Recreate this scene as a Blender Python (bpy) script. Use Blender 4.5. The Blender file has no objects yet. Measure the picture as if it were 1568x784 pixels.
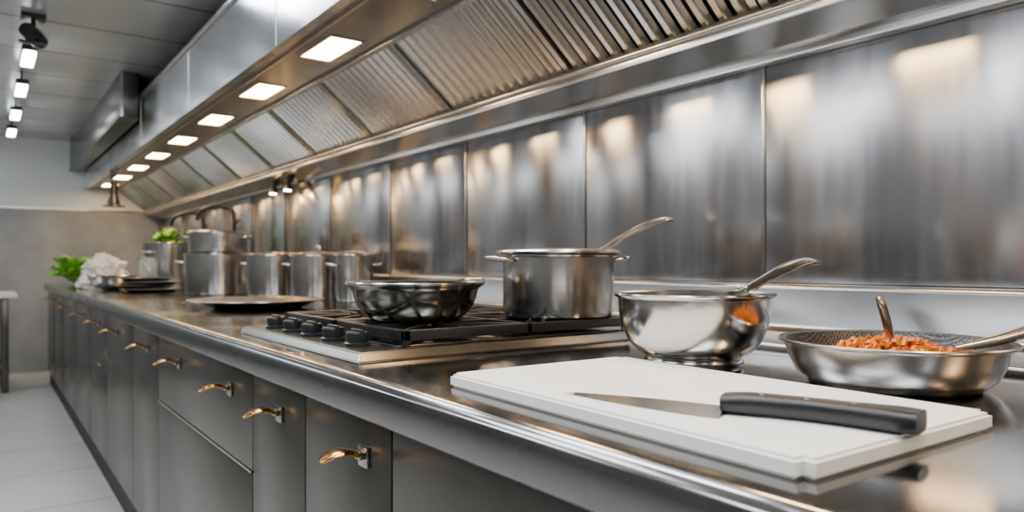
import bpy, bmesh, math, random
from mathutils import Vector, Matrix, noise
random.seed(7)
S=bpy.context.scene
COL=S.collection

# ------------------------------------------------------------------ materials
def newmat(name):
    m=bpy.data.materials.new(name); m.use_nodes=True
    nt=m.node_tree; b=nt.nodes['Principled BSDF']
    return m,nt,b
def pmat(name,col,rough=.5,metal=0.,var=.0,vscale=8.,bump=0.,bscale=40.,stretch=None,aniso=0.,tan=None,arot=0.,coat=0.,trans=0.,ior=None,rvar=0.,sub=0.,bstretch=None):
    m,nt,b=newmat(name)
    N=nt.nodes;L=nt.links
    b.inputs['Base Color'].default_value=(*col,1)
    b.inputs['Roughness'].default_value=rough
    b.inputs['Metallic'].default_value=metal
    if coat: b.inputs['Coat Weight'].default_value=coat; b.inputs['Coat Roughness'].default_value=.1
    if trans: b.inputs['Transmission Weight'].default_value=trans
    if ior: b.inputs['IOR'].default_value=ior
    if sub:
        b.inputs['Subsurface Weight'].default_value=sub; b.inputs['Subsurface Radius'].default_value=(.01,.01,.01)
    tc=N.new('ShaderNodeTexCoord'); mp=N.new('ShaderNodeMapping')
    L.new(tc.outputs['Object'],mp.inputs['Vector'])
    if stretch: mp.inputs['Scale'].default_value=stretch
    if var or rvar:
        n=N.new('ShaderNodeTexNoise'); n.inputs['Scale'].default_value=vscale; n.inputs['Detail'].default_value=4
        L.new(mp.outputs[0],n.inputs['Vector'])
        if var:
            mr=N.new('ShaderNodeMapRange'); mr.inputs[1].default_value=.3; mr.inputs[2].default_value=.7
            mr.inputs[3].default_value=1-var; mr.inputs[4].default_value=1+var
            L.new(n.outputs['Fac'],mr.inputs[0])
            mx=N.new('ShaderNodeVectorMath'); mx.operation='SCALE'; mx.inputs[0].default_value=col
            L.new(mr.outputs[0],mx.inputs['Scale']); L.new(mx.outputs[0],b.inputs['Base Color'])
        if rvar:
            mr=N.new('ShaderNodeMapRange'); mr.inputs[1].default_value=.3; mr.inputs[2].default_value=.7
            mr.inputs[3].default_value=max(.02,rough-rvar); mr.inputs[4].default_value=rough+rvar
            L.new(n.outputs['Fac'],mr.inputs[0]); L.new(mr.outputs[0],b.inputs['Roughness'])
    if bump:
        n2=N.new('ShaderNodeTexNoise'); n2.inputs['Scale'].default_value=bscale; n2.inputs['Detail'].default_value=1
        mp2=N.new('ShaderNodeMapping'); L.new(tc.outputs['Object'],mp2.inputs['Vector'])
        if bstretch: mp2.inputs['Scale'].default_value=bstretch
        L.new(mp2.outputs[0],n2.inputs['Vector'])
        bp=N.new('ShaderNodeBump'); bp.inputs['Strength'].default_value=bump; bp.inputs['Distance'].default_value=.01
        L.new(n2.outputs['Fac'],bp.inputs['Height']); L.new(bp.outputs[0],b.inputs['Normal'])
    if aniso:
        b.inputs['Anisotropic'].default_value=aniso; b.inputs['Anisotropic Rotation'].default_value=arot
        if tan=='radial':
            t=N.new('ShaderNodeTangent'); t.direction_type='RADIAL'; t.axis='Z'; L.new(t.outputs[0],b.inputs['Tangent'])
        elif tan:
            t=N.new('ShaderNodeCombineXYZ')
            for i in range(3): t.inputs[i].default_value=tan[i]
            L.new(t.outputs[0],b.inputs['Tangent'])
    return m
def emat(name,col,st):
    m,nt,b=newmat(name)
    b.inputs['Base Color'].default_value=(.8,.8,.8,1)
    b.inputs['Emission Color'].default_value=(*col,1); b.inputs['Emission Strength'].default_value=st
    return m

M_panel=pmat('backsplash_steel',(.47,.475,.49),.20,1,var=.06,vscale=6,stretch=(1,6,.4),bump=.05,bscale=1.6,bstretch=(1,1,.5),aniso=.85,tan=(0,0,1),rvar=.02)
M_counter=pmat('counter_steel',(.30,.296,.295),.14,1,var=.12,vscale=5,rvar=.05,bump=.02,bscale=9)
M_lipshade=pmat('counter_lip_shade',(.17,.172,.178),.26,1,var=.08,vscale=5,rvar=.04)  # counter steel copy with the lip's dimmer, shaded look put into its colour
M_hood=pmat('hood_steel',(.70,.73,.78),.18,1,var=.05,vscale=2,bump=.03,bscale=2,rvar=.04,aniso=.6,tan=(0,0,1))
M_trim=pmat('trim_steel',(.50,.49,.475),.21,1,var=.05,vscale=2,bump=.03,bscale=3,rvar=.04)
M_ledge=pmat('ledge_steel',(.31,.31,.315),.25,1,var=.08,vscale=3,rvar=.05)
M_hooddark=pmat('hood_dark_steel',(.26,.257,.25),.26,1,var=.1)
M_filter=pmat('filter_steel',(.43,.43,.425),.26,1,var=.12,vscale=3)
M_filterback=pmat('filter_back',(.02,.02,.02),.45,1)
M_cab=pmat('cabinet_lacquer',(.078,.076,.069),.27,.6,var=.14,vscale=6,bump=.02,bscale=12)
M_dark=pmat('carcass_dark',(.010,.010,.011),.6)
M_brass=pmat('brass',(.70,.36,.09),.2,1,var=.1)
M_spoon=pmat('aged_brass',(.45,.37,.26),.22,1,var=.1)
M_chrome=pmat('chrome',(.33,.31,.28),.18,1)
M_pol=pmat('polished_steel',(.53,.515,.49),.17,1,var=.06,vscale=20,rvar=.04,bump=.02,bscale=60)
M_brush=pmat('brushed_steel',(.46,.445,.43),.22,1,var=.08,vscale=15,aniso=.7,tan='radial',arot=.25)
M_brushdk=pmat('dark_polished_steel',(.24,.235,.22),.17,1,var=.1,vscale=15)
M_wok=pmat('dark_pan_steel',(.22,.21,.19),.20,1,var=.08,vscale=10)
M_steel=pmat('satin_steel',(.54,.525,.505),.24,1,var=.06,vscale=20)
M_hob=pmat('hob_steel',(.26,.255,.245),.22,1,var=.08,vscale=9)
M_iron=pmat('cast_iron',(.010,.010,.011),.34,.2,bump=.1,bscale=300)
M_black=pmat('black_plastic',(.009,.010,.012),.33,0,bump=.05,bscale=400)
M_board=pmat('white_board',(.89,.87,.83),.38,0,var=.03,vscale=6,bump=.04,bscale=90,sub=.1)
M_knife=pmat('knife_steel',(.27,.27,.275),.24,1,var=.06,vscale=30)
M_wall=pmat('wall_paint_plain',(.22,.215,.21),.6,0,var=.05)
M_lettuce=pmat('lettuce',(.20,.50,.03),.45,0,var=.4,vscale=25)
M_bag=pmat('plastic_wrap',(.90,.90,.88),.25,0,trans=.2,ior=1.3)
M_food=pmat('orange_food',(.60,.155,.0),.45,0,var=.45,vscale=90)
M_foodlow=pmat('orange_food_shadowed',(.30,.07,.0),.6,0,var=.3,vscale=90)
M_white=pmat('white_laminate',(.75,.75,.74),.4)
M_hl=emat('hood_lamp_glow',(1,.64,.32),56)
M_cl=emat('ceiling_lamp_glow',(.93,.97,1.0),28)
M_pl=emat('ceiling_panel_glow',(.92,.96,1.0),9.5)
M_pl2=emat('fascia_fill_glow',(.86,.93,1.0),22)  # fill glow for the added panels that brighten the hood fascia
M_spot=emat('spot_lamp_glow',(1,.55,.2),90)
M_glass=pmat('jar_glass',(.9,.95,.92),.05,0,trans=.9,ior=1.3)

def tile_mat(name,c1,c2,mortar,w,h,ms,rough,metal=0,bumpd=.3):
    m,nt,b=newmat(name);N=nt.nodes;L=nt.links
    tc=N.new('ShaderNodeTexCoord'); br=N.new('ShaderNodeTexBrick'); br.offset=0
    L.new(tc.outputs['Object'],br.inputs['Vector'])
    br.inputs['Color1'].default_value=(*c1,1);br.inputs['Color2'].default_value=(*c2,1);br.inputs['Mortar'].default_value=(*mortar,1)
    br.inputs['Scale'].default_value=1;br.inputs['Mortar Size'].default_value=ms
    br.inputs['Brick Width'].default_value=w;br.inputs['Row Height'].default_value=h
    n=N.new('ShaderNodeTexNoise');n.inputs['Scale'].default_value=4;n.inputs['Detail'].default_value=5
    L.new(tc.outputs['Object'],n.inputs['Vector'])
    mr=N.new('ShaderNodeMapRange');mr.inputs[3].default_value=.85;mr.inputs[4].default_value=1.12;L.new(n.outputs['Fac'],mr.inputs[0])
    sc=N.new('ShaderNodeVectorMath');sc.operation='SCALE';L.new(br.outputs['Color'],sc.inputs[0]);L.new(mr.outputs[0],sc.inputs['Scale'])
    L.new(sc.outputs[0],b.inputs['Base Color'])
    b.inputs['Roughness'].default_value=rough;b.inputs['Metallic'].default_value=metal
    bp=N.new('ShaderNodeBump');bp.invert=True;bp.inputs['Strength'].default_value=bumpd;bp.inputs['Distance'].default_value=.003
    L.new(br.outputs['Fac'],bp.inputs['Height']);L.new(bp.outputs[0],b.inputs['Normal'])
    return m
M_floor=tile_mat('floor_tile',(.54,.54,.52),(.58,.575,.555),(.24,.24,.23),.6,.6,.006,.30)
M_ceil=tile_mat('ceiling_panel',(.56,.58,.59),(.50,.52,.54),(.10,.10,.10),1.2,.6,.008,.24,.5)
def farwall_mat():
    m,nt,b=newmat('far_wall_two_tone');N=nt.nodes;L=nt.links
    tc=N.new('ShaderNodeTexCoord');sp=N.new('ShaderNodeSeparateXYZ');L.new(tc.outputs['Object'],sp.inputs[0])
    mt=N.new('ShaderNodeMath');mt.operation='GREATER_THAN';mt.inputs[1].default_value=1.55;L.new(sp.outputs[2],mt.inputs[0])
    n=N.new('ShaderNodeTexNoise');n.inputs['Scale'].default_value=2.5;n.inputs['Detail'].default_value=8;L.new(tc.outputs['Object'],n.inputs['Vector'])
    cr=N.new('ShaderNodeValToRGB');cr.color_ramp.elements[0].position=.3;cr.color_ramp.elements[1].position=.7
    cr.color_ramp.elements[0].color=(.21,.23,.25,1);cr.color_ramp.elements[1].color=(.36,.39,.41,1);L.new(n.outputs['Fac'],cr.inputs[0])
    mx=N.new('ShaderNodeMixRGB');L.new(mt.outputs[0],mx.inputs[0]);L.new(cr.outputs[0],mx.inputs[1]);mx.inputs[2].default_value=(.72,.78,.79,1)
    L.new(mx.outputs[0],b.inputs['Base Color']);b.inputs['Roughness'].default_value=.4
    return m
M_far=farwall_mat()
def mesh_mat():
    m,nt,b=newmat('pan_honeycomb');N=nt.nodes;L=nt.links
    tc=N.new('ShaderNodeTexCoord');v=N.new('ShaderNodeTexVoronoi');v.inputs['Scale'].default_value=380;v.inputs['Randomness'].default_value=.3;L.new(tc.outputs['Object'],v.inputs['Vector'])
    cr=N.new('ShaderNodeValToRGB');cr.color_ramp.elements[0].color=(.010,.010,.011,1);cr.color_ramp.elements[1].color=(.18,.17,.16,1)
    cr.color_ramp.elements[0].position=.35;cr.color_ramp.elements[1].position=.75
    L.new(v.outputs['Distance'],cr.inputs[0]);L.new(cr.outputs[0],b.inputs['Base Color'])
    b.inputs['Roughness'].default_value=.35;b.inputs['Metallic'].default_value=.6
    bp=N.new('ShaderNodeBump');bp.inputs['Strength'].default_value=.5;bp.inputs['Distance'].default_value=.0006
    L.new(v.outputs['Distance'],bp.inputs['Height']);L.new(bp.outputs[0],b.inputs['Normal'])
    return m
M_mesh=mesh_mat()

# ------------------------------------------------------------------ mesh helpers
def finish(bm,name,mats,loc=(0,0,0),parent=None,smooth=True,ang=35):
    bmesh.ops.recalc_face_normals(bm,faces=bm.faces[:])
    if smooth:
        for f in bm.faces: f.smooth=True
        for e in bm.edges:
            if len(e.link_faces)==2:
                if e.calc_face_angle(0)>math.radians(ang): e.smooth=False
    me=bpy.data.meshes.new(name); bm.to_mesh(me); bm.free()
    if not isinstance(mats,(list,tuple)): mats=[mats]
    for m in mats: me.materials.append(m)
    o=bpy.data.objects.new(name,me); o.location=loc
    COL.objects.link(o)
    if parent is not None: o.parent=parent
    return o
def group(name,loc=(0,0,0),rz=0):
    e=bpy.data.objects.new(name,None); e.location=loc; e.rotation_euler=(0,0,rz); e.empty_display_size=.05
    COL.objects.link(e); return e
def addbox(bm,a,b,bev=0,mi=0):
    r=bmesh.ops.create_cube(bm,size=1)
    vs=r['verts']
    for v in vs:
        v.co=Vector([a[i]+(b[i]-a[i])*(v.co[i]+.5) for i in range(3)])
    fs=set(f for v in vs for f in v.link_faces)
    for f in fs: f.material_index=mi
    if bev:
        es=list(set(e for v in vs for e in v.link_edges))
        r=bmesh.ops.bevel(bm,geom=es,offset=bev,segments=2,affect='EDGES',profile=.5)
        for f in r['faces']: f.material_index=mi
    return vs
def box(name,a,b,mat,bev=0,parent=None,loc=(0,0,0)):
    bm=bmesh.new(); addbox(bm,a,b,bev); return finish(bm,name,mat,loc,parent)
def extr(name,prof,y0,y1,mat,parent=None,mis=None):
    bm=bmesh.new()
    A=[bm.verts.new((x,y0,z)) for x,z in prof]; B=[bm.verts.new((x,y1,z)) for x,z in prof]
    n=len(prof)
    for i in range(n):
        j=(i+1)%n; f=bm.faces.new((A[i],A[j],B[j],B[i]))
        if mis: f.material_index=mis[i]
    bm.faces.new(A); bm.faces.new(B[::-1])
    return finish(bm,name,mat,parent=parent,ang=50)
def lathe(name,prof,mats,loc=(0,0,0),parent=None,segs=72,mis=None,ang=40,bm=None,off=(0,0,0),mi0=0):
    own=bm is None
    if own: bm=bmesh.new()
    rings=[]
    o=Vector(off)
    for r,z in prof:
        if r<1e-6: rings.append([bm.verts.new(o+Vector((0,0,z)))])
        else: rings.append([bm.verts.new(o+Vector((r*math.cos(2*math.pi*k/segs),r*math.sin(2*math.pi*k/segs),z))) for k in range(segs)])
    for i in range(len(prof)-1):
        a,b=rings[i],rings[i+1]; mi=mis[i] if mis else mi0
        for k in range(segs):
            k2=(k+1)%segs
            if len(a)==1 and len(b)==1: continue
            if len(a)==1: f=bm.faces.new((a[0],b[k2],b[k]))
            elif len(b)==1: f=bm.faces.new((a[k],a[k2],b[0]))
            else: f=bm.faces.new((a[k],a[k2],b[k2],b[k]))
            f.material_index=mi
    if own: return finish(bm,name,mats,loc,parent,ang=ang)
def smoothpath(pts,n=6):
    P=[Vector(p) for p in pts]
    if len(P)<3: return P
    out=[]
    for i in range(len(P)-1):
        p0=P[max(i-1,0)];p1=P[i];p2=P[i+1];p3=P[min(i+2,len(P)-1)]
        for k in range(n):
            t=k/n
            out.append(.5*((2*p1)+(-p0+p2)*t+(2*p0-5*p1+4*p2-p3)*t*t+(-p0+3*p1-3*p2+p3)*t**3))
    out.append(P[-1]); return out
def sweep(name,pts,w,t,mat,parent=None,segs=16,n=6,bm=None,sq=1.,mi=0,loc=(0,0,0)):
    own=bm is None
    if own: bm=bmesh.new()
    P=smoothpath(pts,n)
    m=len(P); k=len(pts)
    def lerp(a,i):
        if not isinstance(a,(list,tuple)): return a
        f=i/(m-1)*(k-1); j=min(int(f),k-2); f-=j
        return a[j]*(1-f)+a[j+1]*f
    rings=[];prev=None
    for i,p in enumerate(P):
        tg=(P[min(i+1,m-1)]-P[max(i-1,0)]).normalized()
        if prev is None:
            side=tg.cross(Vector((0,0,1)))
            if side.length<.1: side=tg.cross(Vector((0,1,0)))
        else:
            side=prev-tg*prev.dot(tg)
        side.normalize(); prev=side
        up=side.cross(tg)
        W=lerp(w,i);T=lerp(t,i)
        ring=[]
        for s in range(segs):
            a=2*math.pi*s/segs;c=math.cos(a);q=math.sin(a)
            c=math.copysign(abs(c)**sq,c);q=math.copysign(abs(q)**sq,q)
            ring.append(bm.verts.new(p+side*W*c+up*T*q))
        rings.append(ring)
    for i in range(m-1):
        for s in range(segs):
            s2=(s+1)%segs
            f=bm.faces.new((rings[i][s],rings[i][s2],rings[i+1][s2],rings[i+1][s])); f.material_index=mi
    f=bm.faces.new(rings[0][::-1]); f.material_index=mi
    f=bm.faces.new(rings[-1]); f.material_index=mi
    if own: return finish(bm,name,mat,loc,parent,ang=45)

Y0,Y1=-1.8,8.2
XW=1.48; XL=-2.8; ZC=2.21; CT=.86
# ------------------------------------------------------------------ room shell
box('floor',(XL-.1,Y0-.1,-.1),(XW+.1,Y1+.1,0),M_floor)
box('ceiling',(XL-.1,Y0-.1,ZC),(XW+.1,Y1+.1,ZC+.1),M_ceil)
box('wall_right',(XW,Y0,0),(XW+.1,Y1,ZC),M_wall)
box('wall_left',(XL-.1,Y0,0),(XL,Y1,ZC),M_wall)
box('wall_far',(XL,Y1,0),(XW,Y1+.1,ZC),M_far)
box('wall_near',(XL,Y0-.1,0),(XW,Y0,ZC),M_wall)
box('trim_1',(XL,Y1-.012,1.545),(XW,Y1,1.56),M_steel)
box('baseboard_far',(XL,Y1-.015,0),(.2,Y1,.08),M_dark)

# ------------------------------------------------------------------ backsplash
bs=group('stainless_backsplash')
seams=[-1.6,-.95,-.3,.35,1.015,1.635,2.30,2.93,3.62,4.33,5.0,5.7,6.4,7.1,8.18]
for i in range(len(seams)-1):
    bm=bmesh.new(); addbox(bm,(1.468,seams[i]+.003,.979),(1.4795,seams[i+1]-.003,1.4765),.0015)
    o=finish(bm,'panel_%d'%(i+1),M_panel,parent=bs)
for i,y in enumerate(seams[1:-1]):
    box('joint_strip_%d'%(i+1),(1.4655,y-.0045,.979),(1.4675,y+.0045,1.4765),M_steel,.0005,bs)

# ------------------------------------------------------------------ counter & cabinets
kc=group('kitchen_counter')
extr('worktop',[(.47,.80),(.437,.80),(.432,.803),(.43,.808),(.43,.838),(.4315,.846),(.4355,.8535),(.442,.858),(.451,.86),(1.478,.86),(1.478,.80)],-1.2,7.4,[M_counter,M_lipshade],kc,mis=[1,1,1,1,1,0,0,0,0,0,0])
extr('rear_ledge',[(1.185,.8605),(1.185,.868),(1.188,.874),(1.194,.876),(1.402,.876),(1.402,.8605)],-1.2,2.05,M_ledge,kc)
extr('upstand',[(1.403,.8605),(1.403,.876),(1.414,.881),(1.42,.890),(1.42,.966),(1.423,.974),(1.430,.978),(1.4675,.978),(1.4675,.8605)],-1.2,7.4,M_ledge,kc)
box('carcass',(.485,-1.19,.10),(1.47,7.39,.799),M_dark,0,kc)
box('plinth',(.475,-1.19,0.001),(1.47,7.39,.10),M_dark,0,kc)
units=[-1.2,-.45,.235,.916,1.251,1.558,2.568,3.05,3.75,4.35,5.1,5.9,6.65,7.4]
hy={3:[1.0],4:[1.38],5:[1.722,2.257],6:[2.75],7:[3.45],8:[4.04],9:[4.72],10:[5.5],11:[6.2],12:[7.0],1:[-.1],0:[-.8]}
bm=bmesh.new()
G=.003
for i in range(len(units)-1):
    a,b=units[i]+G,units[i+1]-G
    if i in (5,8,11):
        addbox(bm,(.462,a,.583),(.482,b,.796),.0015)
        addbox(bm,(.462,a,.112),(.482,b,.577),.0015)
    else:
        addbox(bm,(.462,a,.112),(.482,b,.796),.0015)
finish(bm,'door_fronts',M_cab,parent=kc)
for i in (5,8,11):
    box('drawer_strip_%d'%i,(.459,units[i]+.004,.5785),(.4615,units[i+1]-.004,.5825),M_steel,0,kc)
def pull(k,y,z):
    bm=bmesh.new()
    addbox(bm,(.4555,y-.016,z-.016),(.4617,y+.016,z+.016),.002,mi=1)
    addbox(bm,(.445,y-.014,z-.002),(.456,y+.014,z+.009),.002,mi=1)
    sweep('',[(.450,y,z+.004),(.438,y,z+.009),(.423,y+.003,z+.011),(.408,y+.006,z+.007),(.394,y+.008,z-.001)],[.014,.022,.027,.024,.011],[.005,.006,.006,.005,.003],None,bm=bm,mi=0,sq=.85)
    finish(bm,'handle_%d'%k,[M_brass,M_chrome],parent=kc)
k=1
for i in sorted(hy):
    for y in hy[i]:
        pull(k,y,.735); k+=1
box('lower_pull_bar',(.445,3.75+.15,.54),(.4617,4.35-.15,.552),M_chrome,.002,kc)

# ------------------------------------------------------------------ hood
hd=group('extraction_hood')
ZB=1.765
extr('fascia',[(.80,ZB-.012),(.80,2.066),(.815,2.066),(.815,ZB),(.835,ZB),(.835,ZB-.012)],-1.79,8.19,M_hood,hd)
box('fascia_top_rail',(.79,-1.79,2.05),(.80,8.19,2.072),M_steel,.001,hd)
box('top_cover',(.815,-1.79,2.05),(1.479,8.19,2.066),M_hooddark,0,hd)
LY=[1.63+.762*i for i in range(-4,9)]
HL=.15
bm=bmesh.new()
addbox(bm,(.835,-1.79,ZB),(.910,8.19,ZB+.012))
addbox(bm,(1.035,-1.79,ZB),(1.095,8.19,ZB+.012))
ys=[-1.79]
for y in LY: ys+= [y-HL,y+HL]
ys.append(8.19)
for i in range(0,len(ys),2): addbox(bm,(.910,ys[i],ZB),(1.035,ys[i+1],ZB+.012))
finish(bm,'lamp_bar',M_hooddark,parent=hd)
box('lamp_bar_bead',(.868,-1.79,ZB-.006),(.876,8.19,ZB),M_steel,.001,hd)
box('lamp_bar_inner_bead',(1.085,-1.79,ZB-.010),(1.097,8.19,ZB),M_steel,.001,hd)
bm=bmesh.new(); bf=bmesh.new()
for y in LY:
    addbox(bm,(.918,y-HL+.01,ZB+.002),(1.027,y+HL-.01,ZB+.010))
    for a,b in [((.910,y-HL,ZB-.003),(.920,y+HL,ZB+.003)),((1.025,y-HL,ZB-.003),(1.035,y+HL,ZB+.003)),((.920,y-HL,ZB-.003),(1.025,y-HL+.012,ZB+.003)),((.920,y+HL-.012,ZB-.003),(1.025,y+HL,ZB+.003))]:
        addbox(bf,a,b)
finish(bm,'lamp_lenses',M_hl,parent=hd); finish(bf,'lamp_frames',M_steel,parent=hd)
P0=Vector((1.352,0,1.555)); P1=Vector((1.095,0,1.768))
d=(P1-P0); Lf=d.length; d.normalize(); nrm=Vector((-d.z,0,d.x)); 
if nrm.z>0: nrm=-nrm
def slab(bm,s0,s1,y0,y1,h0,h1,mi=0,tap=0):
    vs=[]
    for s in (s0,s1):
        for y in (y0,y1):
            for h in (h0,h1):
                p=P0+d*s+nrm*h; yy=y
                if tap and h==h1: yy=y+(tap if y==y0 else -tap)
                vs.append(bm.verts.new((p.x,yy,p.z)))
    for q in [(0,1,3,2),(4,6,7,5),(0,4,5,1),(2,3,7,6),(0,2,6,4),(1,5,7,3)]:
        f=bm.faces.new([vs[i] for i in q]); f.material_index=mi
bm=bmesh.new()
slab(bm,0,Lf,-1.79,8.19,-.03,-.022,1)
ym=.93-.64*4; w=.64
while ym<8.1:
    y0=ym;y1=min(ym+w,8.18)
    slab(bm,0,Lf,y0+.003,y0+.022,-.02,.004); slab(bm,0,Lf,y1-.022,y1-.003,-.02,.004)
    slab(bm,0,.02,y0+.02,y1-.02,-.02,.003); slab(bm,Lf-.02,Lf,y0+.02,y1-.02,-.02,.003)
    nn=12; pitch=(y1-y0-.05)/nn
    for i in range(nn):
        a=y0+.025+pitch*i
        slab(bm,.018,Lf-.018,a+pitch*.17,a+pitch*.83,-.014,.002,0,pitch*.18)
    ym+=w
finish(bm,'grease_filters',[M_filter,M_filterback],parent=hd)
extr('rear_gutter',[(1.4795,1.477),(1.445,1.477),(1.441,1.480),(1.441,1.496),(1.432,1.500),(1.345,1.520),(1.330,1.524),(1.328,1.55),(1.336,1.562),(1.352,1.562),(1.352,1.60),(1.4795,1.60)],-1.79,8.19,M_trim,hd)
sweep('gutter_rail',[(1.326,-1.79,1.548),(1.326,8.19,1.548)],.008,.008,M_steel,hd)
bm=bmesh.new()
for i in range(8): addbox(bm,(.7985,-1.4+1.28*i,ZB-.01),(.80,-1.394+1.28*i,2.05))
finish(bm,'fascia_seams',M_hooddark,parent=hd)

# ------------------------------------------------------------------ ceiling lamps
for y in (-.9,0,.9,1.8,2.7,4.62,5.48,6.42,7.3):
    g=group('linear_ceiling_lamp',(.2,y,2.12))
    box('tube',(-.028,-.15,-.02),(.028,.15,.0),M_cl,.004,g)
    box('housing',(-.034,-.16,.0005),(.034,.16,.03),M_dark,.002,g)
    for s in (-.1,.1): box('stem',(-.004,s-.004,.03),(.004,s+.004,.089),M_dark,0,g)
g=group('ceiling_spotlight',(.20,4.15,2.21))
box('mount',(-.05,-.05,-.02),(.05,.05,-.001),M_black,.003,g)
box('yoke',(-.01,-.01,-.075),(.01,.01,-.02),M_black,.002,g)
sweep('head',[(-.03,-.06,-.085),(.0,0,-.095),(.03,.06,-.105)],[.034,.040,.036],[.034,.040,.036],M_black,g)
box('visor',(-.06,-.03,-.135),(.05,.02,-.128),M_black,.002,g)
for (x,y,hx,hy_) in [(-1.3,-.6,.27,.56),(-1.3,1.4,.27,.56),(-1.3,3.4,.27,.56),(-1.3,5.4,.27,.56),(-1.3,7.2,.27,.56),(-.35,.4,.27,.56),(-.35,2.3,.27,.56),(.52,.3,.13,.5),(.52,1.7,.13,.5),(.52,2.95,.13,.4)]:  # all out of frame; the ones beside the hood are added to brighten its fascia
    g=group('offscreen_panel_lamp',(x,y,ZC))
    box('diffuser',(-hx,-hy_,-.012),(hx,hy_,-.004),M_pl2 if x>0 else M_pl,0,g)
    bm=bmesh.new(); q=.03
    for a,b in [((-hx-q,-hy_-q,-.016),(-hx,hy_+q,-.001)),((hx,-hy_-q,-.016),(hx+q,hy_+q,-.001)),((-hx,-hy_-q,-.016),(hx,-hy_,-.001)),((-hx,hy_,-.016),(hx,hy_+q,-.001))]: addbox(bm,a,b)
    finish(bm,'frame',M_white,parent=g)

dc=group('ventilation_duct')
box('box_body',(.69,5.0,1.93),(.785,8.19,2.209),M_cab,.003,dc)
box('corner_strip',(.686,4.994,1.93),(.700,5.0,2.209),M_steel,0,dc)
box('flange',(.68,4.99,1.92),(.787,8.19,1.929),M_cab,.002,dc)

for y in (4.05,4.3):
    g=group('under_hood_spotlight',(1.40,y,1.493))
    box('bracket',(-.015,-.03,-.012),(.02,.03,.008),M_black,.002,g)
    sweep('lamp_body',[(0,0,-.012),(-.002,0,-.03),(-.006,0,-.052)],[.014,.022,.026],[.014,.022,.026],M_black,g)
    lathe('bulb',[(0,-.058),(.018,-.057),(.022,-.053),(0,-.052)],M_spot,(-.006,0,-.0005),g,24)
g=group('hood_exhaust_spout',(.95,7.3,1.76))
sweep('pipe',[(0,0,-.008),(0,0,-.12),(0,0,-.2)],[.03,.03,.055],[.03,.03,.055],M_black,g)
lathe('flare',[(0,-.2),(.09,-.215),(.095,-.225),(0,-.226)],M_black,(0,0,0),g,32)

# ------------------------------------------------------------------ cooktop
ck=group('gas_cooktop')
X0,X1,YA,YB=.487,1.158,1.084,1.745
bm=bmesh.new()
vs=addbox(bm,(X0,YA,.8605),(X1,YB,.877),0)
for v in vs:
    if v.co.z>.87:
        v.co.x+= .008 if v.co.x<.8 else -.008
        v.co.y+= .008 if v.co.y<1.4 else -.008
bmesh.ops.bevel(bm,geom=bm.edges[:],offset=.003,segments=2,affect='EDGES')
finish(bm,'steel_tray',M_hob,parent=ck)
box('dark_well',(.575,1.125,.8775),(1.135,1.715,.8795),M_brushdk,.0008,ck)
def grate(nm,y0,y1):
    bm=bmesh.new(); z0,z1=.888,.9065
    xa,xb=.585,1.128; t=.013
    for x in (xa,(xa+xb)/2-t/2,xb-t): addbox(bm,(x,y0,z0),(x+t,y1,z1),.002)
    for y in (y0,y1-t,): addbox(bm,(xa,y,z0),(xb,y+t,z1),.002)
    yc=(y0+y1)/2
    for bx in ((xa*3+xb)/4,(xa+xb*3)/4):
        for a in range(8):
            an=a*math.pi/4
            c,s=math.cos(an),math.sin(an)
            hx=(xb-xa)/4;hyy=(y1-y0)/2
            ext=min(hx/abs(c) if abs(c)>.01 else 9,hyy/abs(s) if abs(s)>.01 else 9)
            p0=Vector((bx+c*.035,yc+s*.035,.8975)); p1=Vector((bx+c*(ext-.003),yc+s*(ext-.003),.8975))
            sweep('',[p0,p1],.0055,.009,None,bm=bm,segs=8,sq=.5)
    for x in (xa+.003,xb-.014):
        for y in (y0+.001,y1-.012): addbox(bm,(x,y,.8797),(x+.010,y+.010,z0+.001))
    finish(bm,nm,M_iron,parent=ck)
grate('grate_1',1.112,1.412); grate('grate_2',1.418,1.718)
for j,(bx,by) in enumerate([(.724,1.262),(.991,1.262),(.724,1.568),(.991,1.568)]):
    lathe('burner_%d'%(j+1),[(0,.8797),(.048,.8797),(.05,.884),(.036,.887),(.036,.891),(.033,.8945),(0,.895)],[M_iron],(bx,by,0),ck,32)
for j,y in enumerate((1.20,1.31,1.42,1.53,1.64)):
    bm=bmesh.new()
    lathe('',[(0,0),(.023,0),(.023,.004),(.019,.006),(.021,.020),(.019,.024),(0,.024)],None,bm=bm,segs=28)
    addbox(bm,(-.004,-.022,.010),(.004,.022,.0285),.0015)
    finish(bm,'knob_%d'%(j+1),M_black,(.538,y,.8772),ck)

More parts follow.
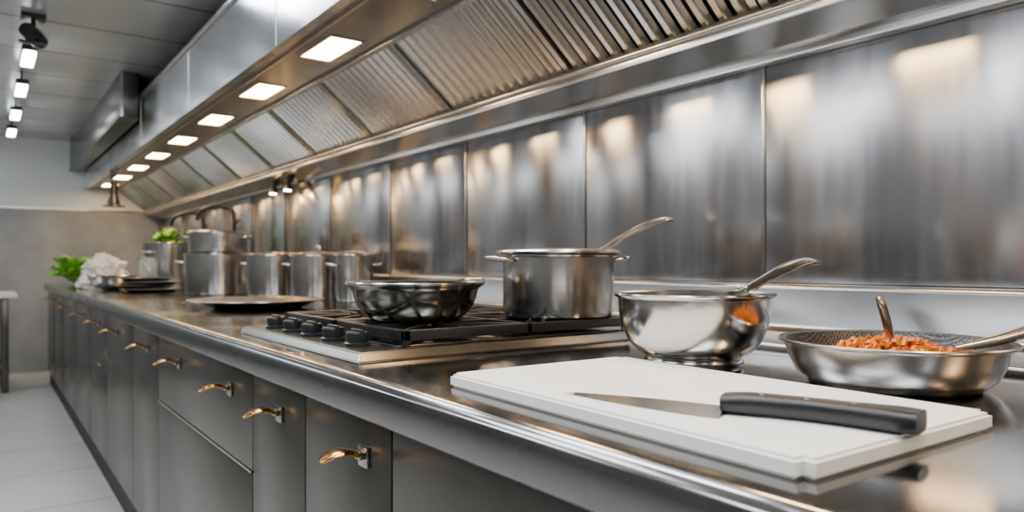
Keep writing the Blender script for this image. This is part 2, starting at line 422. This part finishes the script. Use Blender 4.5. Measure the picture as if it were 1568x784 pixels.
# ------------------------------------------------------------------ pots & pans
def potprof(r,h,t=.003,flare=.006,r0=None,rb=.012):
    r0=r0 or r
    return [(0,0),(r0-rb,0),(r0-rb*.3,rb*.3),(r0,rb),(r,h-.004),(r+flare,h-.002),(r+flare+.001,h),(r+flare,h+.002),(r-t,h),(r0-t,rb+.003),(r0-t-rb*.7,t+.001),(0,t)]
def riv(bm,p,r=.004,mi=0):
    rr=bmesh.ops.create_uvsphere(bm,u_segments=10,v_segments=6,radius=r)
    for v in rr['verts']: v.co+=Vector(p)
GZ=.907
g=group('lidded_saucepot',(1.025,1.228,GZ))
lathe('body',potprof(.122,.132),M_brush,(0,0,0),g,96)
lathe('lid',[(0,.1345),(.126,.1345),(.135,.137),(.137,.140),(.134,.1435),(.120,.145),(.05,.148),(0,.149)],M_steel,(0,0,0),g,96)
def loop(nm,ang,r,z,g,wd=.035,out=.03,th=.004,mat=M_pol):
    c,s=math.cos(ang),math.sin(ang)
    def P(o,w,dz=0): return (c*(r+o)-s*w,s*(r+o)+c*w,z+dz)
    return sweep(nm,[P(-.002,-wd),P(out*.6,-wd*.95,.003),P(out,-wd*.5,.005),P(out,wd*.5,.005),P(out*.6,wd*.95,.003),P(-.002,wd)],th,th,mat,g,segs=10)
aF=math.atan2(.807,.5906)
loop('loop_handle_1',aF+math.pi/2+.35,.122,.122,g,out=.040,th=.0045)
loop('loop_handle_2',aF-math.pi/2,.122,.122,g,out=.03,th=.0045)
sweep('long_handle',[(.112,0,.138),(.145,0,.150),(.20,0,.178),(.27,0,.205),(.33,0,.222),(.362,0,.224)],[.022,.014,.013,.018,.021,.013],[.006,.007,.007,.008,.008,.005],M_pol,g)
# saute pan
g=group('saute_pan',(.715,1.31,GZ))
lathe('body',[(0,0),(.072,0),(.086,.002),(.098,.008),(.108,.017),(.117,.030),(.1235,.046),(.1275,.062),(.1335,.068),(.139,.0715),(.141,.0735),(.139,.0765),(.126,.0725),(.121,.047),(.114,.031),(.103,.016),(.09,.006),(0,.004)],M_wok,(0,0,0),g,96,ang=60)
lathe('rim_band',[(.1285,.069),(.1405,.0742),(.1425,.0765),(.1405,.0785),(.1275,.0750)],M_pol,(0,0,0),g,96)
loop('loop_handle_1',.15,.138,.075,g,wd=.03,out=.034,th=.004)
# mixing saucepan
g=group('mixing_saucepan',(.891,.741,.8605))
lathe('body',[(0,.001),(.072,.001),(.074,.004),(.074,.015),(.0715,.018),(.073,.020),(.086,.027),(.100,.042),(.109,.062),(.1145,.085),(.116,.108),(.1215,.111),(.1225,.1135),(.1215,.116),(.1145,.1135),(.111,.085),(.105,.062),(.095,.042),(.08,.030),(0,.024)],M_pol,(0,0,0),g,112)
lathe('base_ring',[(.0745,.0065),(.0762,.008),(.0762,.0115),(.0745,.013)],M_brushdk,(0,0,0),g,96)
sweep('long_handle',[(.110,0,.112),(.135,0,.118),(.18,0,.133),(.24,0,.152),(.30,0,.164),(.338,0,.163)],[.022,.014,.013,.020,.024,.013],[.004,.006,.006,.007,.008,.005],M_brushdk,g)
bm=bmesh.new()
for s in (-.007,.007): riv(bm,(.123,s,.121),.003)
finish(bm,'rivets',M_pol,parent=g)
# frying pan
PX,PY=.975,.478
g=group('frying_pan',(PX,PY,.8606)); g.scale=(.93,.93,1.08)
lathe('body',[(0,0),(.105,0),(.112,.002),(.128,.014),(.139,.034),(.145,.050),(.1525,.0525),(.1535,.0545),(.1515,.0560),(.1435,.0545),(.1355,.035),(.124,.017),(.109,.005),(0,.004)],[M_steel,M_mesh],(0,0,0),g,112,mis=[0]*8+[1]*5)
bm=bmesh.new()
for i in range(620):
    a=random.random()*2*math.pi; r=.110*math.sqrt(random.random())
    zz=.013+.038*(1-(r/.122)**2)+random.uniform(-.001,.006)
    rr=bmesh.ops.create_cube(bm,size=1)
    R=Matrix.Rotation(random.random()*6.28,4,'Z')@Matrix.Rotation(random.uniform(-.9,.9),4,'X')
    l=random.uniform(.008,.015)
    for v in rr['verts']:
        v.co=R@Vector((v.co.x*.0055,v.co.y*l,v.co.z*.005))+Vector((r*math.cos(a),r*math.sin(a),zz))
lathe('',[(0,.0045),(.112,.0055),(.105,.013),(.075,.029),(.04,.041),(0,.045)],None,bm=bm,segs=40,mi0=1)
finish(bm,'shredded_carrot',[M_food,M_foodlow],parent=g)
def RF(dr,df,z):
    return (.807*dr+.5906*df,-.5906*dr+.807*df,z)
sweep('serving_spoon_handle',[RF(.055,-.055,.050),RF(.10,-.06,.058),RF(.16,-.055,.071),RF(.24,-.05,.087),RF(.33,-.045,.096)],[.006,.008,.011,.013,.012],[.004,.006,.008,.009,.008],M_steel,g)
g2=group('brass_spoon',(PX,PY,.8645))
sweep('handle',[RF(-.006,-.01,.050),RF(-.010,-.008,.075),RF(-.016,-.004,.102),RF(-.020,-.002,.113)],[.005,.009,.012,.008],[.0045,.006,.006,.004],M_spoon,g2)

# ------------------------------------------------------------------ cutting board + knife
bm=bmesh.new()
BW,BL=.157,.262
addbox(bm,(-BW,-BL,0),(BW,BL,.0165),0)
es=[e for e in bm.edges if abs(e.verts[0].co.z-e.verts[1].co.z)>.01]
bmesh.ops.bevel(bm,geom=es,offset=.010,segments=6,affect='EDGES')
es=[e for e in bm.edges if abs(e.verts[0].co.z-e.verts[1].co.z)<.001 and len(e.link_faces)==2 and e.calc_face_angle(0)>1]
bmesh.ops.bevel(bm,geom=es,offset=.003,segments=3,affect='EDGES')
cb=finish(bm,'cutting_board',M_board,(.646,.556,.8605)); cb.rotation_euler=(0,0,math.radians(-1.2))
kn=group('chef_knife')
tip=Vector((.521,.613)); butt=Vector((.645,.291)); dv=butt-tip; Lk=dv.length
kn.location=(tip.x,tip.y,.8772); kn.rotation_euler=(0,0,math.atan2(dv.y,dv.x))
bl=Lk*.53
bm=bmesh.new()
n=24; top=[];bot=[]
for i in range(n+1):
    s=i/n; x=bl*s
    sp=.015*math.sin(min(1,s/.7)*math.pi/2)
    ed=-.040*(1-(1-s)**1.6)
    top.append((x,sp));bot.append((x,ed))
tv=[];bv=[];tv2=[];bv2=[]
for (x,y) in top: tv.append(bm.verts.new((x,y,.0022)));tv2.append(bm.verts.new((x,y,0)))
for (x,y) in bot: bv.append(bm.verts.new((x,y,.0006)));bv2.append(bm.verts.new((x,y,0)))
for i in range(n):
    bm.faces.new((tv[i],tv[i+1],bv[i+1],bv[i])); bm.faces.new((tv2[i],bv2[i],bv2[i+1],tv2[i+1]))
    bm.faces.new((tv[i],tv2[i],tv2[i+1],tv[i+1])); bm.faces.new((bv[i],bv[i+1],bv2[i+1],bv2[i]))
bm.faces.new((tv[n],tv2[n],bv2[n],bv[n]));bm.faces.new((tv[0],bv[0],bv2[0],tv2[0]))
bmesh.ops.remove_doubles(bm,verts=bm.verts[:],dist=.00002)
finish(bm,'blade',M_knife,parent=kn)
sweep('handle',[(bl-.006,-.003,.0095),(bl+.02,-.001,.0105),(bl+.06,.001,.0105),(bl+.10,-.001,.0105),(Lk-.018,-.007,.0108),(Lk,-.010,.0108)],[.018,.0165,.015,.016,.020,.018],[.0080,.0095,.0095,.0095,.0100,.0095],M_black,kn,segs=20,sq=.55,n=5)
bm=bmesh.new()
for xx in (.03,.07,.11): lathe('',[(0,.0205),(.0035,.0204),(.004,.0196)],None,bm=bm,segs=14,off=(bl+xx,.0,0))
finish(bm,'rivets',M_knife,parent=kn)

# ------------------------------------------------------------------ background cookware
def pot(nm,x,y,r,h,lid=True,knob=True,z=CT+.0005,mat=M_brush,a0=1.57):
    g=group(nm,(x,y,z))
    lathe('body',potprof(r,h),mat,(0,0,0),g,64)
    if lid:
        lathe('lid',[(0,h+.003),(r+.006,h+.003),(r+.009,h+.006),(r+.004,h+.009),(r*.5,h+.016),(0,h+.020)],M_steel,(0,0,0),g,64)
        if knob: sweep('knob',[(0,-.03,h+.018),(0,-.025,h+.04),(0,.025,h+.04),(0,.03,h+.018)],.006,.005,M_pol,g)
    loop('loop_handle_1',a0,r,h*.78,g,wd=.035,out=.035,th=.006)
    loop('loop_handle_2',a0+math.pi,r,h*.78,g,wd=.035,out=.035,th=.006)
    return g
pot('stockpot',1.04,4.13,.172,.215,lid=False,a0=-.4)
pot('steamer_pot',1.04,4.13,.150,.11,lid=True,knob=False,z=CT+.219,a0=2.4)
pot('stockpot',1.20,3.68,.135,.205,lid=True,knob=False,a0=2.4)
pot('stockpot',1.26,3.25,.122,.20,lid=True,knob=True,a0=2.4)
pot('stockpot',1.30,2.93,.080,.20,lid=True,knob=False,a0=-.3+3.14)
pot('stockpot',1.0,5.25,.150,.30,lid=False,a0=.6)
g=group('serving_platter',(.82,2.70,CT+.0005))
lathe('dish',[(0,0),(.15,0),(.155,.003),(.21,.022),(.240,.030),(.242,.033),(.238,.034),(.206,.027),(.15,.007),(0,.005)],M_steel,(0,0,0),g,80)
g=group('tray_stack',(.80,4.70,CT+.0005))
for j in range(4):
    o=lathe('tray_%d'%(j+1),[(0,0),(.12,0),(.15,.02),(.17,.022),(.17,.025),(.148,.024),(.118,.004),(0,.003)],[M_steel,M_brushdk][j%2],(0.01*(-1)**j,.012*j,.0205*j),g,48)
    o.scale=(1,1.1,.8)
g=group('wok_pan',(.66,5.12,CT+.0005))
lathe('dish',[(0,.001),(.05,.001),(.09,.02),(.12,.05),(.14,.09),(.145,.092),(.14,.095),(.115,.053),(.085,.024),(0,.006)],M_steel,(0,0,0),g,48)
for y,s in ((4.85,1),(5.65,1)):
    g=group('gooseneck_faucet',(1.32,y,CT+.0005))
    lathe('base',[(0,0),(.03,0),(.03,.012),(.018,.02),(0,.02)],M_black,(0,0,0),g,24)
    sweep('spout',[(0,0,.015),(0,0,.26),(0,0,.47),(-.02,.03,.525),(-.08,.10,.54),(-.16,.18,.51),(-.18,.20,.45)],[.013]*7,[.013]*7,M_black,g)
    sweep('lever',[(0,0,.40),(.0,-.05,.43),(0,-.10,.44)],.008,.008,M_black,g)
def leaf(bm,c,yaw,tilt,L,W,mi=0):
    nu,nv=9,8; grid=[]
    R=Matrix.Rotation(yaw,3,'Z')@Matrix.Rotation(-tilt,3,'Y')
    ph=random.random()*9
    for i in range(nu):
        u=i/(nu-1); row=[]
        for j in range(nv):
            v=j/(nv-1)*2-1
            w=W*(math.sin(min(1,u*1.05+.12)*math.pi*.62))**.8
            p=Vector((L*u,w*v,.02*math.sin(u*3)+.25*w*v*v+abs(v)*.014*math.sin(u*14+ph+v*3)))
            row.append(bm.verts.new(R@p+Vector(c)))
        grid.append(row)
    for i in range(nu-1):
        for j in range(nv-1):
            f=bm.faces.new((grid[i][j],grid[i+1][j],grid[i+1][j+1],grid[i][j+1]));f.material_index=mi
def greens(nm,loc,nl,L,W,rad,par=None):
    bm=bmesh.new()
    for i in range(nl):
        a=random.random()*6.28; rr=rad*random.random()
        leaf(bm,(rr*math.cos(a),rr*math.sin(a),random.uniform(.01,.07)),a+random.uniform(-.5,.5),random.uniform(.2,1.3),L*random.uniform(.7,1.1),W)
    for v in bm.verts: v.co.z=max(v.co.z,.001)
    return finish(bm,nm,M_lettuce,loc,par,ang=180)
greens('lettuce_heads',(.67,6.60,CT+.001),70,.19,.07,.12)
greens('herb_bunch',(1.0,5.25,CT+.24),26,.11,.035,.03)
def blob(nm,loc,sc,mat,seed,amp=.35):
    bm=bmesh.new(); bmesh.ops.create_icosphere(bm,subdivisions=5,radius=1)
    for v in bm.verts:
        p=v.co*2.2+Vector((seed,seed*2,0))
        k=1+amp*(noise.fractal(p,1.,2.,4))+.18*abs(noise.noise(p*3))
        v.co=Vector((v.co.x*k*sc[0],v.co.y*k*sc[1],v.co.z*k*sc[2]))
    zm=min(v.co.z for v in bm.verts)*.55
    for v in bm.verts: v.co.z=max(v.co.z,zm)-zm
    return finish(bm,nm,mat,loc,ang=28)
blob('wrapped_produce_bag',(.71,5.86,CT+.001),(.13,.19,.12),M_bag,3)
blob('wrapped_produce_bag',(.56,5.42,CT+.001),(.06,.08,.05),M_bag,11)
g=group('glass_jar',(.80,4.74,CT+.083))
lathe('jar',[(0,0),(.045,0),(.05,.005),(.05,.09),(.04,.105),(.042,.12),(.038,.12),(.036,.104),(.046,.088),(.046,.006),(0,.005)],M_glass,(0,0,0),g,32)
g=group('oil_bottle',(1.12,6.25,CT+.001))
lathe('bottle',[(0,0),(.035,0),(.038,.006),(.038,.14),(.03,.17),(.013,.20),(.012,.26),(.015,.262),(.015,.275),(0,.276)],M_glass,(0,0,0),g,32)

# ------------------------------------------------------------------ far prep table
tb=group('prep_table')
box('top',(-1.2,6.95,.755),(.23,7.6,.79),M_white,.004,tb)
for i,(x,y) in enumerate([(.15,7.02),(.15,7.52),(-1.12,7.02),(-1.12,7.52)]):
    box('leg_%d'%(i+1),(x-.025,y-.025,.001),(x+.025,y+.025,.7545),M_cab,.003,tb)
box('lower_shelf',(-1.1,7.0,.2),(.13,7.55,.22),M_steel,.002,tb)

# ------------------------------------------------------------------ world + camera
w=bpy.data.worlds.new('world');S.world=w;w.use_nodes=True
w.node_tree.nodes['Background'].inputs[0].default_value=(.5,.55,.6,1)
w.node_tree.nodes['Background'].inputs[1].default_value=.2
cam=bpy.data.cameras.new('camera');co=bpy.data.objects.new('camera',cam);COL.objects.link(co)
co.location=(0,0,1.02);co.rotation_euler=(math.radians(90),0,math.radians(-36.2))
cam.sensor_width=36;cam.lens=25.48;cam.shift_y=.0083;cam.clip_start=.02
cam.dof.use_dof=True;cam.dof.focus_distance=1.0;cam.dof.aperture_fstop=5
S.camera=co
